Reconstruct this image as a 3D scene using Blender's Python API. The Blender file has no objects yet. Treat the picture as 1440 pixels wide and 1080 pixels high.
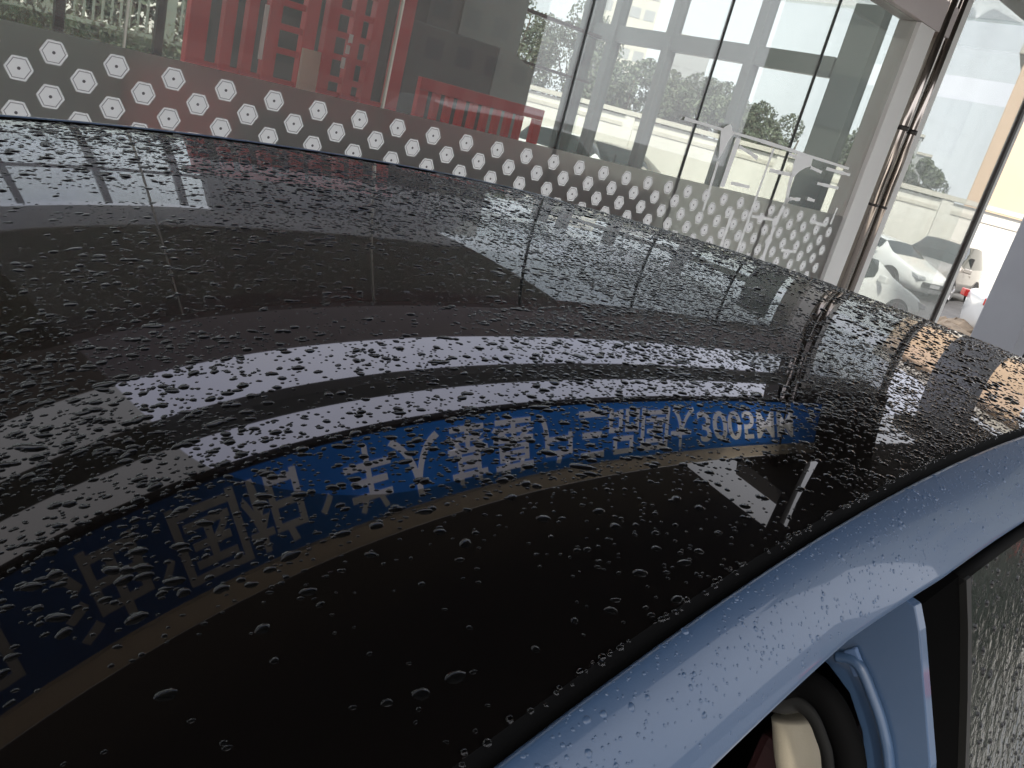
import bpy, math, random
import numpy as np
from mathutils import Vector, Matrix

# ------------------------------------------------------------------ camera, sky, sun, exposure
E = 1.85                                   # eye height; local z below is measured from the eye
scene = bpy.context.scene
COL = scene.collection
F, PIT, ROL, YAW = 1165.8, 0.31324, 0.26463, 0.78597
cam = bpy.data.cameras.new('camera'); cam.sensor_width = 36; cam.lens = F / 1440 * 36
cam.clip_start = 0.02; cam.clip_end = 1500
co = bpy.data.objects.new('camera', cam); COL.objects.link(co)
f0 = Vector((math.sin(YAW) * math.cos(PIT), math.cos(YAW) * math.cos(PIT), -math.sin(PIT)))
r0 = Vector((math.cos(YAW), -math.sin(YAW), 0)); u0 = r0.cross(f0)
rr = r0 * math.cos(ROL) + u0 * math.sin(ROL); uu = -r0 * math.sin(ROL) + u0 * math.cos(ROL)
m = Matrix((rr, uu, -f0)).transposed().to_4x4(); m.translation = (0, 0, E)
co.matrix_world = m
scene.camera = co

SUN_EL, SUN_AZ = math.radians(50), math.radians(230)      # azimuth clockwise from +y
w = bpy.data.worlds.new('World'); scene.world = w; w.use_nodes = True
nt = w.node_tree; nt.nodes.clear()
wo = nt.nodes.new('ShaderNodeOutputWorld'); bg = nt.nodes.new('ShaderNodeBackground')
sky = nt.nodes.new('ShaderNodeTexSky'); sky.sky_type = 'NISHITA'; sky.sun_disc = False
sky.sun_elevation = SUN_EL; sky.sun_rotation = SUN_AZ; sky.dust_density = 4
mixn = nt.nodes.new('ShaderNodeMix'); mixn.data_type = 'RGBA'; mixn.inputs[0].default_value = 0.88
cl = nt.nodes.new('ShaderNodeTexNoise'); cl.inputs['Scale'].default_value = 2.2; cl.inputs['Detail'].default_value = 5
cr = nt.nodes.new('ShaderNodeValToRGB')
cr.color_ramp.elements[0].position = .3; cr.color_ramp.elements[0].color = (5.6, 5.75, 6.3, 1)
cr.color_ramp.elements[1].position = .75; cr.color_ramp.elements[1].color = (8.2, 8.2, 8.5, 1)
nt.links.new(cl.outputs['Fac'], cr.inputs[0]); nt.links.new(sky.outputs[0], mixn.inputs[6])
nt.links.new(cr.outputs[0], mixn.inputs[7]); nt.links.new(mixn.outputs[2], bg.inputs[0])
bg.inputs[1].default_value = 0.112; nt.links.new(bg.outputs[0], wo.inputs[0])
sl = bpy.data.lights.new('sun', 'SUN'); sl.energy = 2.9; sl.angle = math.radians(5); sl.color = (1, .93, .84)
so = bpy.data.objects.new('sun', sl); COL.objects.link(so)
sd = Vector((math.sin(SUN_AZ) * math.cos(SUN_EL), math.cos(SUN_AZ) * math.cos(SUN_EL), math.sin(SUN_EL)))
so.rotation_euler = sd.to_track_quat('Z', 'Y').to_euler()
scene.view_settings.view_transform = 'Standard'; scene.view_settings.look = 'None'
scene.view_settings.exposure = 1.35; scene.view_settings.gamma = 1
scene.view_settings.use_curve_mapping = False
scene.cycles.max_bounces = 14; scene.cycles.transparent_max_bounces = 24
scene.cycles.transmission_bounces = 10; scene.cycles.glossy_bounces = 6; scene.cycles.diffuse_bounces = 3
scene.cycles.caustics_reflective = False; scene.cycles.caustics_refractive = False
scene.cycles.use_denoising = True

random.seed(4); RNG = np.random.default_rng(7)

# ------------------------------------------------------------------ helpers
class MB:
    def __init__(s): s.v = []; s.f = []; s.m = []
    def add(s, vs, fs, mi=0):
        o = len(s.v); s.v += [tuple(v) for v in vs]
        s.f += [tuple(i + o for i in f) for f in fs]; s.m += [mi] * len(fs); return s
    def box(s, x0, x1, y0, y1, z0, z1, mi=0):
        v = [(x, y, z) for z in (z0, z1) for y in (y0, y1) for x in (x0, x1)]
        return s.add(v, [(0, 2, 3, 1), (4, 5, 7, 6), (0, 1, 5, 4), (2, 6, 7, 3), (0, 4, 6, 2), (1, 3, 7, 5)], mi)
    def obox(s, c, ax, ay, az, mi=0):
        c = Vector(c); ax = Vector(ax); ay = Vector(ay); az = Vector(az)
        v = [c + i * ax + j * ay + k * az for k in (-1, 1) for j in (-1, 1) for i in (-1, 1)]
        return s.add(v, [(0, 2, 3, 1), (4, 5, 7, 6), (0, 1, 5, 4), (2, 6, 7, 3), (0, 4, 6, 2), (1, 3, 7, 5)], mi)
    def prism(s, poly, a, b, axis='y', mi=0):
        def P(p, t):
            return {'y': (p[0], t, p[1]), 'x': (t, p[0], p[1]), 'z': (p[0], p[1], t)}[axis]
        n = len(poly); v = [P(p, a) for p in poly] + [P(p, b) for p in poly]
        fs = [tuple(range(n))[::-1], tuple(range(n, 2 * n))] + [(i, (i + 1) % n, n + (i + 1) % n, n + i) for i in range(n)]
        return s.add(v, fs, mi)
    def tube(s, pts, r, n=10, mi=0, cap=True):
        pts = [Vector(p) for p in pts]; rings = []; up = None
        rs = r if isinstance(r, (list, tuple)) else [r] * len(pts)
        for i, p in enumerate(pts):
            d = (pts[min(i + 1, len(pts) - 1)] - pts[max(i - 1, 0)]).normalized()
            if up is None: up = d.orthogonal().normalized()
            up = (up - d * up.dot(d)).normalized(); sd_ = d.cross(up)
            rings.append([p + rs[i] * (math.cos(a) * up + math.sin(a) * sd_) for a in [2 * math.pi * k / n for k in range(n)]])
        v = [q for R in rings for q in R]
        fs = [(i * n + k, i * n + (k + 1) % n, (i + 1) * n + (k + 1) % n, (i + 1) * n + k) for i in range(len(pts) - 1) for k in range(n)]
        if cap: fs += [tuple(range(n))[::-1], tuple(range((len(pts) - 1) * n, len(pts) * n))]
        return s.add(v, fs, mi)
    def grid(s, rows, mi=0, flip=False):
        n = len(rows[0]); v = [p for R in rows for p in R]; fs = []
        for i in range(len(rows) - 1):
            for k in range(n - 1):
                q = (i * n + k, i * n + k + 1, (i + 1) * n + k + 1, (i + 1) * n + k)
                fs.append(q[::-1] if flip else q)
        return s.add(v, fs, mi)
    def mesh(s, name, mats, smooth=False):
        me = bpy.data.meshes.new(name); me.from_pydata(s.v, [], s.f)
        for q in (mats if isinstance(mats, (list, tuple)) else [mats]): me.materials.append(q)
        me.polygons.foreach_set('material_index', s.m)
        if smooth: me.polygons.foreach_set('use_smooth', [True] * len(s.f))
        me.update(); return me

def tag(o, label=None, cat=None, group=None, kind=None):
    if label: o['label'] = label
    if cat: o['category'] = cat
    if group: o['group'] = group
    if kind: o['kind'] = kind
    return o
def link(name, me, parent=None, loc=None, rz=0):
    o = bpy.data.objects.new(name, me); COL.objects.link(o)
    if parent: o.parent = parent
    if loc is not None: o.location = loc
    elif not parent: o.location = (0, 0, E)
    if rz: o.rotation_euler = (0, 0, rz)
    return o
def obj(name, mb, mats, parent=None, smooth=False, bevel=0, loc=None):
    o = link(name, mb.mesh(name, mats, smooth), parent, loc)
    if bevel:
        b = o.modifiers.new('bevel', 'BEVEL'); b.width = bevel; b.segments = 2; b.limit_method = 'ANGLE'
    return o
def empty(name, loc=(0, 0, 0), rz=0):
    o = bpy.data.objects.new(name, None); COL.objects.link(o); o.empty_display_size = .2
    o.location = (loc[0], loc[1], loc[2] + E); o.rotation_euler = (0, 0, rz); return o
def boxo(name, mats, parent, *b, bevel=0): return obj(name, MB().box(*b), mats, parent, bevel=bevel)

# ------------------------------------------------------------------ materials
def new_mat(name):
    m_ = bpy.data.materials.new(name); m_.use_nodes = True; return m_, m_.node_tree, m_.node_tree.nodes['Principled BSDF']
def pbr(name, col, rough=.6, metal=0, noise=0, nscale=8, bump=0, bscale=40, spec=.5, coat=0, alpha_col=None, stretch=None):
    m_, t, p = new_mat(name)
    p.inputs['Base Color'].default_value = (*col, 1); p.inputs['Roughness'].default_value = rough
    p.inputs['Metallic'].default_value = metal; p.inputs['Specular IOR Level'].default_value = spec
    p.inputs['Coat Weight'].default_value = coat; p.inputs['Coat Roughness'].default_value = .04
    tc = t.nodes.new('ShaderNodeTexCoord'); mp = t.nodes.new('ShaderNodeMapping')
    t.links.new(tc.outputs['Object'], mp.inputs[0])
    if stretch: mp.inputs['Scale'].default_value = stretch
    if noise:
        n = t.nodes.new('ShaderNodeTexNoise'); n.inputs['Scale'].default_value = nscale; n.inputs['Detail'].default_value = 6
        r = t.nodes.new('ShaderNodeValToRGB'); c2 = alpha_col or tuple(max(0, c * (1 - noise)) for c in col)
        r.color_ramp.elements[0].color = (*c2, 1); r.color_ramp.elements[1].color = (*col, 1)
        r.color_ramp.elements[0].position = .32; r.color_ramp.elements[1].position = .68
        t.links.new(mp.outputs[0], n.inputs[0]); t.links.new(n.outputs['Fac'], r.inputs[0]); t.links.new(r.outputs[0], p.inputs['Base Color'])
    if bump:
        n2 = t.nodes.new('ShaderNodeTexNoise'); n2.inputs['Scale'].default_value = bscale; n2.inputs['Detail'].default_value = 4
        b = t.nodes.new('ShaderNodeBump'); b.inputs['Strength'].default_value = bump; b.inputs['Distance'].default_value = .01
        t.links.new(mp.outputs[0], n2.inputs[0]); t.links.new(n2.outputs['Fac'], b.inputs['Height']); t.links.new(b.outputs[0], p.inputs['Normal'])
    return m_
def glass_mat(name, tint, base=.05, gain=1.0, veil=.0):
    m_, t, p = new_mat(name); t.nodes.remove(p); out = t.nodes['Material Output']
    tr = t.nodes.new('ShaderNodeBsdfTransparent'); tr.inputs[0].default_value = (*tint, 1)
    gl = t.nodes.new('ShaderNodeBsdfGlossy'); gl.inputs['Roughness'].default_value = .0
    lw = t.nodes.new('ShaderNodeLayerWeight'); lw.inputs[0].default_value = .5
    pw = t.nodes.new('ShaderNodeMath'); pw.operation = 'POWER'; pw.inputs[1].default_value = 5
    ma = t.nodes.new('ShaderNodeMath'); ma.operation = 'MULTIPLY_ADD'; ma.inputs[1].default_value = .9 * gain; ma.inputs[2].default_value = base
    mx = t.nodes.new('ShaderNodeMixShader')
    t.links.new(lw.outputs['Facing'], pw.inputs[0]); t.links.new(pw.outputs[0], ma.inputs[0]); t.links.new(ma.outputs[0], mx.inputs[0])
    t.links.new(tr.outputs[0], mx.inputs[1]); t.links.new(gl.outputs[0], mx.inputs[2])
    if veil:  # pale scatter mixed in, standing in for the haze of reflected light
        a_ = t.nodes.new('ShaderNodeBsdfTranslucent'); a_.inputs[0].default_value = (.8, .8, .78, 1); b_ = t.nodes.new('ShaderNodeBsdfDiffuse'); b_.inputs[0].default_value = (.7, .7, .68, 1)
        c_ = t.nodes.new('ShaderNodeMixShader'); c_.inputs[0].default_value = .35; e_ = t.nodes.new('ShaderNodeMixShader')
        n_ = t.nodes.new('ShaderNodeTexNoise'); n_.inputs['Scale'].default_value = .9; n_.inputs['Detail'].default_value = 7; g_ = t.nodes.new('ShaderNodeTexCoord')
        mp = t.nodes.new('ShaderNodeMapping'); mp.inputs['Scale'].default_value = (1.6, 1, .5); q_ = t.nodes.new('ShaderNodeMapRange'); q_.inputs[3].default_value = veil * .5; q_.inputs[4].default_value = veil * 1.5
        t.links.new(g_.outputs['Object'], mp.inputs[0]); t.links.new(mp.outputs[0], n_.inputs[0]); t.links.new(n_.outputs['Fac'], q_.inputs[0]); t.links.new(q_.outputs[0], e_.inputs[0])
        t.links.new(a_.outputs[0], c_.inputs[1]); t.links.new(b_.outputs[0], c_.inputs[2]); t.links.new(mx.outputs[0], e_.inputs[1]); t.links.new(c_.outputs[0], e_.inputs[2]); t.links.new(e_.outputs[0], out.inputs[0])
    else: t.links.new(mx.outputs[0], out.inputs[0])
    return m_
M = {}
M['asphalt'] = pbr('asphalt', (.07, .07, .072), .75, noise=.4, nscale=2, bump=.4, bscale=60)
M['paving'] = pbr('paving', (.56, .55, .53), .45, noise=.35, nscale=1.4, bump=.2, bscale=30)
M['floor'] = pbr('floor', (.62, .62, .60), .15, noise=.12, nscale=1)
M['facade_glass'] = glass_mat('facade_glass', (.90, .92, .90), .10, 1, .11)
M['clear_glass'] = glass_mat('clear_glass', (.93, .95, .94), .04, .8, .0)
M['bay_glass'] = glass_mat('bay_glass', (.94, .95, .94), .09, 1, .18)
M['beige'] = pbr('beige', (.46, .42, .385), .45, noise=.06, nscale=3)
M['mauve'] = pbr('mauve', (.56, .50, .48), .4, noise=.06, nscale=3)
M['white_frame'] = pbr('white_frame', (.80, .79, .75), .35, noise=.05, nscale=3)
M['steel'] = pbr('steel', (.48, .42, .37), .12, 1)
M['dark_metal'] = pbr('dark_metal', (.05, .043, .038), .35, .3, noise=.2, nscale=5)
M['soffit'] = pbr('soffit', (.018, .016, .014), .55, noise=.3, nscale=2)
M['ceiling'] = pbr('ceiling', (.66, .61, .52), .6, noise=.2, nscale=1)
M['int_wall'] = pbr('int_wall', (.10, .10, .092), .6, noise=.2, nscale=1)
M['int_wall_light'] = pbr('int_wall_light', (.25, .26, .24), .6, noise=.1, nscale=1)
M['display_dark'] = pbr('display_dark', (.035, .04, .038), .25, noise=.4, nscale=2)
M['column'] = pbr('column', (.10, .115, .115), .3, noise=.1, nscale=2)
M['grey_paint'] = pbr('grey_paint', (.32, .325, .35), .4, noise=.06, nscale=2, bump=.05, bscale=120)
M['red'] = pbr('red', (.78, .05, .05), .3, noise=.15, nscale=4)
M['white_vinyl'] = pbr('white_vinyl', (.92, .92, .89), .5)
M['hex_line'] = pbr('hex_line', (.38, .37, .36), .5)
M['hex_dot'] = pbr('hex_dot', (.13, .12, .12), .5)
M['sealant_light'] = pbr('sealant_light', (.62, .58, .50), .5)
M['sealant_dark'] = pbr('sealant_dark', (.07, .08, .075), .5)
M['fence'] = pbr('fence', (.27, .31, .27), .5, noise=.1)
M['hedge'] = pbr('hedge', (.045, .085, .04), .8, noise=.6, nscale=6)
M['wall_white'] = pbr('wall_white', (.78, .76, .70), .7, noise=.10, nscale=.7, bump=.1, bscale=12)
M['wall_cap'] = pbr('wall_cap', (.62, .59, .52), .7, noise=.12, nscale=1)
M['bark'] = pbr('bark', (.09, .07, .05), .9, noise=.4, nscale=5)
M['orange_wall'] = pbr('orange_wall', (.66, .49, .34), .7, noise=.06, nscale=.6)
M['far_cream'] = pbr('far_cream', (.66, .63, .56), .8, noise=.08, nscale=.2)
M['far_grey'] = pbr('far_grey', (.42, .43, .44), .8, noise=.1, nscale=.2)
M['window_dark'] = pbr('window_dark', (.05, .06, .065), .1)
M['stone'] = pbr('stone', (.40, .31, .22), .85, noise=.4, nscale=4, bump=.6, bscale=9)
M['rubber'] = pbr('rubber', (.004, .004, .004), .6, spec=0.02)
M['rubber_gray'] = pbr('rubber_gray', (.012, .012, .011), .55, spec=.3)
M['trim_beige'] = pbr('trim_beige', (.52, .46, .34), .6, noise=.06, nscale=30, bump=.08, bscale=600)
M['seat_red'] = pbr('seat_red', (.035, .006, .006), .6, noise=.2, nscale=20)
M['piano_black'] = pbr('piano_black', (.003, .003, .003), .6, spec=0)
M['tyre'] = pbr('tyre', (.02, .02, .02), .8)
M['rim'] = pbr('rim', (.55, .55, .56), .25, .9)
M['car_white'] = pbr('car_white', (.78, .79, .78), .25, coat=.8)
M['car_grey'] = pbr('car_grey', (.30, .28, .255), .3, .3, coat=.8)
M['car_glass'] = pbr('car_glass', (.02, .028, .028), .06)
M['lamp_clear'] = pbr('lamp_clear', (.55, .56, .58), .1, .4)
M['lamp_red'] = pbr('lamp_red', (.55, .02, .015), .15)
M['plastic_black'] = pbr('plastic_black', (.02, .02, .02), .5)
def leaf_mat(name, c1, c2):
    m_, t, p = new_mat(name); n = t.nodes.new('ShaderNodeTexNoise'); n.inputs['Scale'].default_value = 1.6
    g = t.nodes.new('ShaderNodeTexCoord'); r = t.nodes.new('ShaderNodeValToRGB')
    r.color_ramp.elements[0].position = .35; r.color_ramp.elements[1].position = .65
    r.color_ramp.elements[0].color = (*c1, 1); r.color_ramp.elements[1].color = (*c2, 1)
    t.links.new(g.outputs['Object'], n.inputs[0]); t.links.new(n.outputs['Fac'], r.inputs[0]); t.links.new(r.outputs[0], p.inputs['Base Color'])
    p.inputs['Roughness'].default_value = .6; return m_
M['leaf'] = leaf_mat('leaf', (.075, .10, .065), (.12, .15, .09))
M['leaf_dark'] = leaf_mat('leaf_dark', (.06, .08, .05), (.10, .12, .075))
# frosted film on the glass
m_, t, p = new_mat('frosted_film'); t.nodes.remove(p)
gl = t.nodes.new('ShaderNodeBsdfGlass'); gl.inputs['Roughness'].default_value = .45; gl.inputs['IOR'].default_value = 1.18; gl.inputs[0].default_value = (.97, .97, .96, 1)
df = t.nodes.new('ShaderNodeBsdfDiffuse'); df.inputs[0].default_value = (.42, .42, .40, 1)
mx = t.nodes.new('ShaderNodeMixShader'); mx.inputs[0].default_value = .36
tl_ = t.nodes.new('ShaderNodeBsdfTranslucent'); tl_.inputs[0].default_value = (.80, .82, .79, 1); m3 = t.nodes.new('ShaderNodeMixShader'); m3.inputs[0].default_value = .5
t.links.new(df.outputs[0], m3.inputs[1]); t.links.new(tl_.outputs[0], m3.inputs[2])
t.links.new(gl.outputs[0], mx.inputs[1]); t.links.new(m3.outputs[0], mx.inputs[2]); t.links.new(mx.outputs[0], t.nodes['Material Output'].inputs[0])
M['film'] = m_
# translucent sign trim; the sign faces carry an added glow
def translucent(name, col, back=.55):
    m_, t, p = new_mat(name); t.nodes.remove(p)
    a = t.nodes.new('ShaderNodeBsdfDiffuse'); a.inputs[0].default_value = (*col, 1)
    b = t.nodes.new('ShaderNodeBsdfTranslucent'); b.inputs[0].default_value = (*col, 1)
    n = t.nodes.new('ShaderNodeMixShader'); n.inputs[0].default_value = back
    t.links.new(a.outputs[0], n.inputs[1]); t.links.new(b.outputs[0], n.inputs[2]); t.links.new(n.outputs[0], t.nodes['Material Output'].inputs[0]); return m_
def sign_glow(name, col, em, st):  # emission added to an unlit sign to brighten it
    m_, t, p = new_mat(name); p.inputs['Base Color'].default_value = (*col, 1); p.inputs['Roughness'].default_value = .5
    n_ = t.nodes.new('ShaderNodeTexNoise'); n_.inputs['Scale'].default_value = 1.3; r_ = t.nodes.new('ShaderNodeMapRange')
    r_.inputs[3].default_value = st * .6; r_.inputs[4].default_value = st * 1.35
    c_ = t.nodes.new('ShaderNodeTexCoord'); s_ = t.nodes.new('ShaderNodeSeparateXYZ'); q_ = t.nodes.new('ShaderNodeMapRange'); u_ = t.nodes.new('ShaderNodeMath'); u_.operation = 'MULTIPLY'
    q_.inputs[1].default_value = .6; q_.inputs[2].default_value = 2.0; q_.inputs[3].default_value = .22; q_.inputs[4].default_value = 1  # left end of the glow dimmed, painted-in canopy shade
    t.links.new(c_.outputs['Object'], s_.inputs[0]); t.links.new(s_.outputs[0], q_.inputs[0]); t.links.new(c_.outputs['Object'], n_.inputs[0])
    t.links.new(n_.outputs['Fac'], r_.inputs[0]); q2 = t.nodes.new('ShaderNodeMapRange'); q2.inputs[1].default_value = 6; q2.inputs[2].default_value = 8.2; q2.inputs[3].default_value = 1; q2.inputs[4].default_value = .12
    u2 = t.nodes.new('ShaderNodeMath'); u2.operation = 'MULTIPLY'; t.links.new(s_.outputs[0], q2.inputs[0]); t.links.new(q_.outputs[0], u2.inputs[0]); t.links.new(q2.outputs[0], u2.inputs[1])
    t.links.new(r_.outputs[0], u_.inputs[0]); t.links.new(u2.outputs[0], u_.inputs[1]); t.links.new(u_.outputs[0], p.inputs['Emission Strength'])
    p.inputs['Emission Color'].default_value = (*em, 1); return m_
M['sign_blue'] = sign_glow('sign_blue', (.02, .12, .45), (.018, .15, .42), .42)
M['sign_white'] = sign_glow('sign_white', (.78, .78, .78), (1, .98, .95), .27)
M['sign_beige'] = translucent('sign_beige', (.86, .80, .70), .75)
# panoramic roof glass: dark tinted glass whose clear field has a bluish low-e coating, dull frit border around it
m_, t, p = new_mat('roof_glass'); out = t.nodes['Material Output']
p.inputs['Base Color'].default_value = (.004, .0033, .003, 1); p.inputs['Roughness'].default_value = .018; p.inputs['IOR'].default_value = 1.27
p.inputs['Specular Tint'].default_value = (1, .86, .76, 1)
tc = t.nodes.new('ShaderNodeTexCoord'); sx = t.nodes.new('ShaderNodeSeparateXYZ'); t.links.new(tc.outputs['Object'], sx.inputs[0])
def mth(op, a, b=None, c=None):
    n = t.nodes.new('ShaderNodeMath'); n.operation = op
    for i, q in enumerate((a, b, c)):
        if q is None: continue
        if isinstance(q, (int, float)): n.inputs[i].default_value = q
        else: t.links.new(q, n.inputs[i])
    return n.outputs[0]
RX0, RX1, RY0, RY1, RC = .186, 1.32, .340, 1.36, .10
xs = mth('ADD', sx.outputs[0], mth('MULTIPLY', mth('SUBTRACT', sx.outputs[1], .446), .11))
ys_ = mth('ADD', sx.outputs[1], mth('MULTIPLY', mth('SUBTRACT', sx.outputs[0], .35), .055))
qx = mth('MAXIMUM', mth('SUBTRACT', mth('ABSOLUTE', mth('SUBTRACT', xs, (RX0 + RX1) / 2)), (RX1 - RX0) / 2 - RC), 0)
qy = mth('MAXIMUM', mth('SUBTRACT', mth('ABSOLUTE', mth('SUBTRACT', ys_, (RY0 + RY1) / 2)), (RY1 - RY0) / 2 - RC), 0)
dd = mth('SQRT', mth('ADD', mth('MULTIPLY', qx, qx), mth('MULTIPLY', qy, qy)))
mask = mth('MULTIPLY', mth('SUBTRACT', RC, dd), 800); mk = t.nodes.new('ShaderNodeClamp'); t.links.new(mask, mk.inputs[0])
gg = t.nodes.new('ShaderNodeBsdfGlossy'); gg.inputs['Roughness'].default_value = .014
mc = t.nodes.new('ShaderNodeMix'); mc.data_type = 'RGBA'; mc.inputs[6].default_value = (0, 0, 0, 1); mc.inputs[7].default_value = (.046, .047, .062, 1)
t.links.new(mk.outputs[0], mc.inputs[0]); t.links.new(mc.outputs[2], gg.inputs[0])
ad = t.nodes.new('ShaderNodeAddShader'); t.links.new(p.outputs[0], ad.inputs[0]); t.links.new(gg.outputs[0], ad.inputs[1]); t.links.new(ad.outputs[0], out.inputs[0])
# faint film of dirt
nz = t.nodes.new('ShaderNodeTexNoise'); nz.inputs['Scale'].default_value = 9; nz.inputs['Detail'].default_value = 8; t.links.new(tc.outputs['Object'], nz.inputs[0])
rr_ = t.nodes.new('ShaderNodeMapRange'); rr_.inputs[3].default_value = .006; rr_.inputs[4].default_value = .024
t.links.new(nz.outputs['Fac'], rr_.inputs[0]); t.links.new(rr_.outputs[0], p.inputs['Roughness'])
M['roof_glass'] = m_
# car paint
m_, t, p = new_mat('blue_paint'); p.inputs['Base Color'].default_value = (.036, .070, .132, 1); p.inputs['Roughness'].default_value = .45
p.inputs['Metallic'].default_value = .0; p.inputs['Coat Weight'].default_value = .4; p.inputs['Coat Roughness'].default_value = .03
n = t.nodes.new('ShaderNodeTexNoise'); n.inputs['Scale'].default_value = 900; tc = t.nodes.new('ShaderNodeTexCoord'); t.links.new(tc.outputs['Object'], n.inputs[0])
b = t.nodes.new('ShaderNodeBump'); b.inputs['Strength'].default_value = .06; b.inputs['Distance'].default_value = .001
t.links.new(n.outputs['Fac'], b.inputs['Height']); t.links.new(b.outputs[0], p.inputs['Normal'])
M['blue_paint'] = m_
# water
def water_mat(name, trans):
    m_, t, p = new_mat(name); p.inputs['IOR'].default_value = 1.33; p.inputs['Roughness'].default_value = .0
    if trans:
        p.inputs['Transmission Weight'].default_value = 1; p.inputs['Base Color'].default_value = (1, 1, 1, 1)
    else:
        p.inputs['Base Color'].default_value = (.003, .003, .003, 1); p.inputs['IOR'].default_value = 1.31
        g2 = t.nodes.new('ShaderNodeBsdfGlossy'); g2.inputs['Roughness'].default_value = .45; g2.inputs[0].default_value = (.004, .004, .004, 1)
        a2 = t.nodes.new('ShaderNodeAddShader'); t.links.new(p.outputs[0], a2.inputs[0]); t.links.new(g2.outputs[0], a2.inputs[1]); t.links.new(a2.outputs[0], t.nodes['Material Output'].inputs[0])
    return m_
M['water_dark'] = water_mat('water_on_dark_glass', False)
M['water_clear'] = water_mat('water_on_paint', True)
M['window_wet'] = pbr('window_wet', (.02, .024, .021), .12, spec=.22, bump=.12, bscale=60)

# ------------------------------------------------------------------ ground
YZ = -2.2                                  # yard level, lower than the showroom apron
o = obj('ground', MB().box(-500, 500, -500, 500, YZ - .3, YZ), M['asphalt']); tag(o, kind='structure')
o = obj('showroom_apron', MB().box(-30, 16.5, -12, 12.6, YZ + .002, -1.85), M['paving']); tag(o, kind='structure')

o = obj('added_dark_road', MB().box(3.2, 16.4, -11.9, -.75, -1.849, -1.845), pbr('added_dark_road', (.045, .045, .042), .25, noise=.5, nscale=1.2, bump=.2, bscale=14)); tag(o, kind='structure')  # unseen dark strip added to darken the side window's reflection
# ------------------------------------------------------------------ showroom
D = 3.652; X0 = 1.0949; PW = 1.2
bld = empty('showroom_building', (0, D, -1.85))
tag(bld, 'glass fronted showroom with a frosted strip of white hexagons behind the blue car', 'showroom')
bld_off = Vector((0, -D, 1.85))
def bp(name, mb, mats, parent=bld, **k):
    if parent is bld:
        mb.v = [(x, y - D, z + 1.85) for x, y, z in mb.v]
        return obj(name, mb, mats, parent, **k)
    mb.v = [(x, y - D, z + 1.85) for x, y, z in mb.v]
    return obj(name, mb, mats, parent, **k)
GT = 1.46; XE = 7.08
xs_ = [X0 + PW * k for k in range(-5, 6)]
for i in range(len(xs_) - 1):
    bp('glass_pane', MB().box(xs_[i] + .004, xs_[i + 1] - .004 if i < 9 else XE - .004, D, D + .012, -1.80, GT - .003), M['facade_glass'])
for i, x in enumerate(xs_[:-1]):
    bp('pane_joint', MB().box(x - .003 if i < 7 else x - .004, x + .003 if i < 7 else x + .004, D - .006, D + .016, -1.80, GT - .003), M['sealant_light'] if i < 7 else M['sealant_dark'])
film = bp('frosted_strip', MB().box(-4.85, XE - .012, D - .0075, D - .0035, -1.05, -.1687), M['film'])
# hexagon decals
R = .0495
hm = MB()
def hexring(r0_, r1_, mi):
    v = [(r * math.cos(a), 0, r * math.sin(a)) for r in (r0_, r1_) for a in [math.pi / 3 * k for k in range(6)]]
    hm.add(v, [(k, (k + 1) % 6, 6 + (k + 1) % 6, 6 + k) for k in range(6)], mi)
hexring(R, R * .84, 0); hexring(R * .84, R * .76, 1); hexring(R * .76, R * .13, 0)
hm.add([(R * .13 * math.cos(a), 0, R * .13 * math.sin(a)) for a in [math.pi / 3 * k for k in range(6)]], [tuple(range(6))], 2)
hm.add([(R * 1.0 * math.cos(a), y, R * 1.0 * math.sin(a)) for y in (0, .0015) for a in [math.pi / 3 * k for k in range(6)]],
       [(k, (k + 1) % 6, 6 + (k + 1) % 6, 6 + k) for k in range(6)], 0)
hme = hm.mesh('hexagon_decal', [M['white_vinyl'], M['hex_line'], M['hex_dot']])
HX, HP, HZ, HD = .85096, .220576, -.24373, .0803
nh = 0
for r in range(7):
    for k in range(-6, 29):
        x = HX + HP * (k + (.5 if r % 2 else 0)) - (.118 * 0)
        if x > XE - .06: continue
        h = link('hexagon_decal', hme, film, (x, -.0105, HZ - HD * r + 1.85)); nh += 1
# torn white line drawing on the right-hand panes
dec = {'rail': [(4.55, .205), (5.48, .218), (6.85, .220)], 'post': [(5.668, .195), (5.648, -.70)], 'curve': [(6.03, .15), (6.047, -.026), (6.086, -.139), (6.044, -.358), (6.038, -.70)],
       'arm': [(5.712, .038), (5.90, .043), (6.02, .05)], 'a2': [(6.263, .142), (6.447, .13)], 'a3': [(6.5, .169), (6.91, .175)], 'a4': [(6.446, .039), (6.80, .046)],
       'a5': [(6.085, -.193), (6.117, -.129), (6.276, -.116)], 'a6': [(6.382, -.095), (6.498, -.099)], 'a7': [(5.683, -.321), (6.027, -.313)],
       'a8': [(5.283, -.119), (5.523, -.117)], 'a9': [(5.238, .136), (5.37, .12), (5.5, .095)], 'a10': [(6.543, -.263), (6.807, -.275)], 'a11': [(6.905, -.11), (6.893, -.254)],
       'a12': [(6.267, -.54), (6.504, -.537)], 'a13': [(5.889, .187), (6.016, .182)], 'a14': [(5.05, .0), (5.06, -.35)]}
wd = {'rail': .011, 'post': .013, 'curve': .022, 'arm': .014, 'a11': .014}
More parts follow.
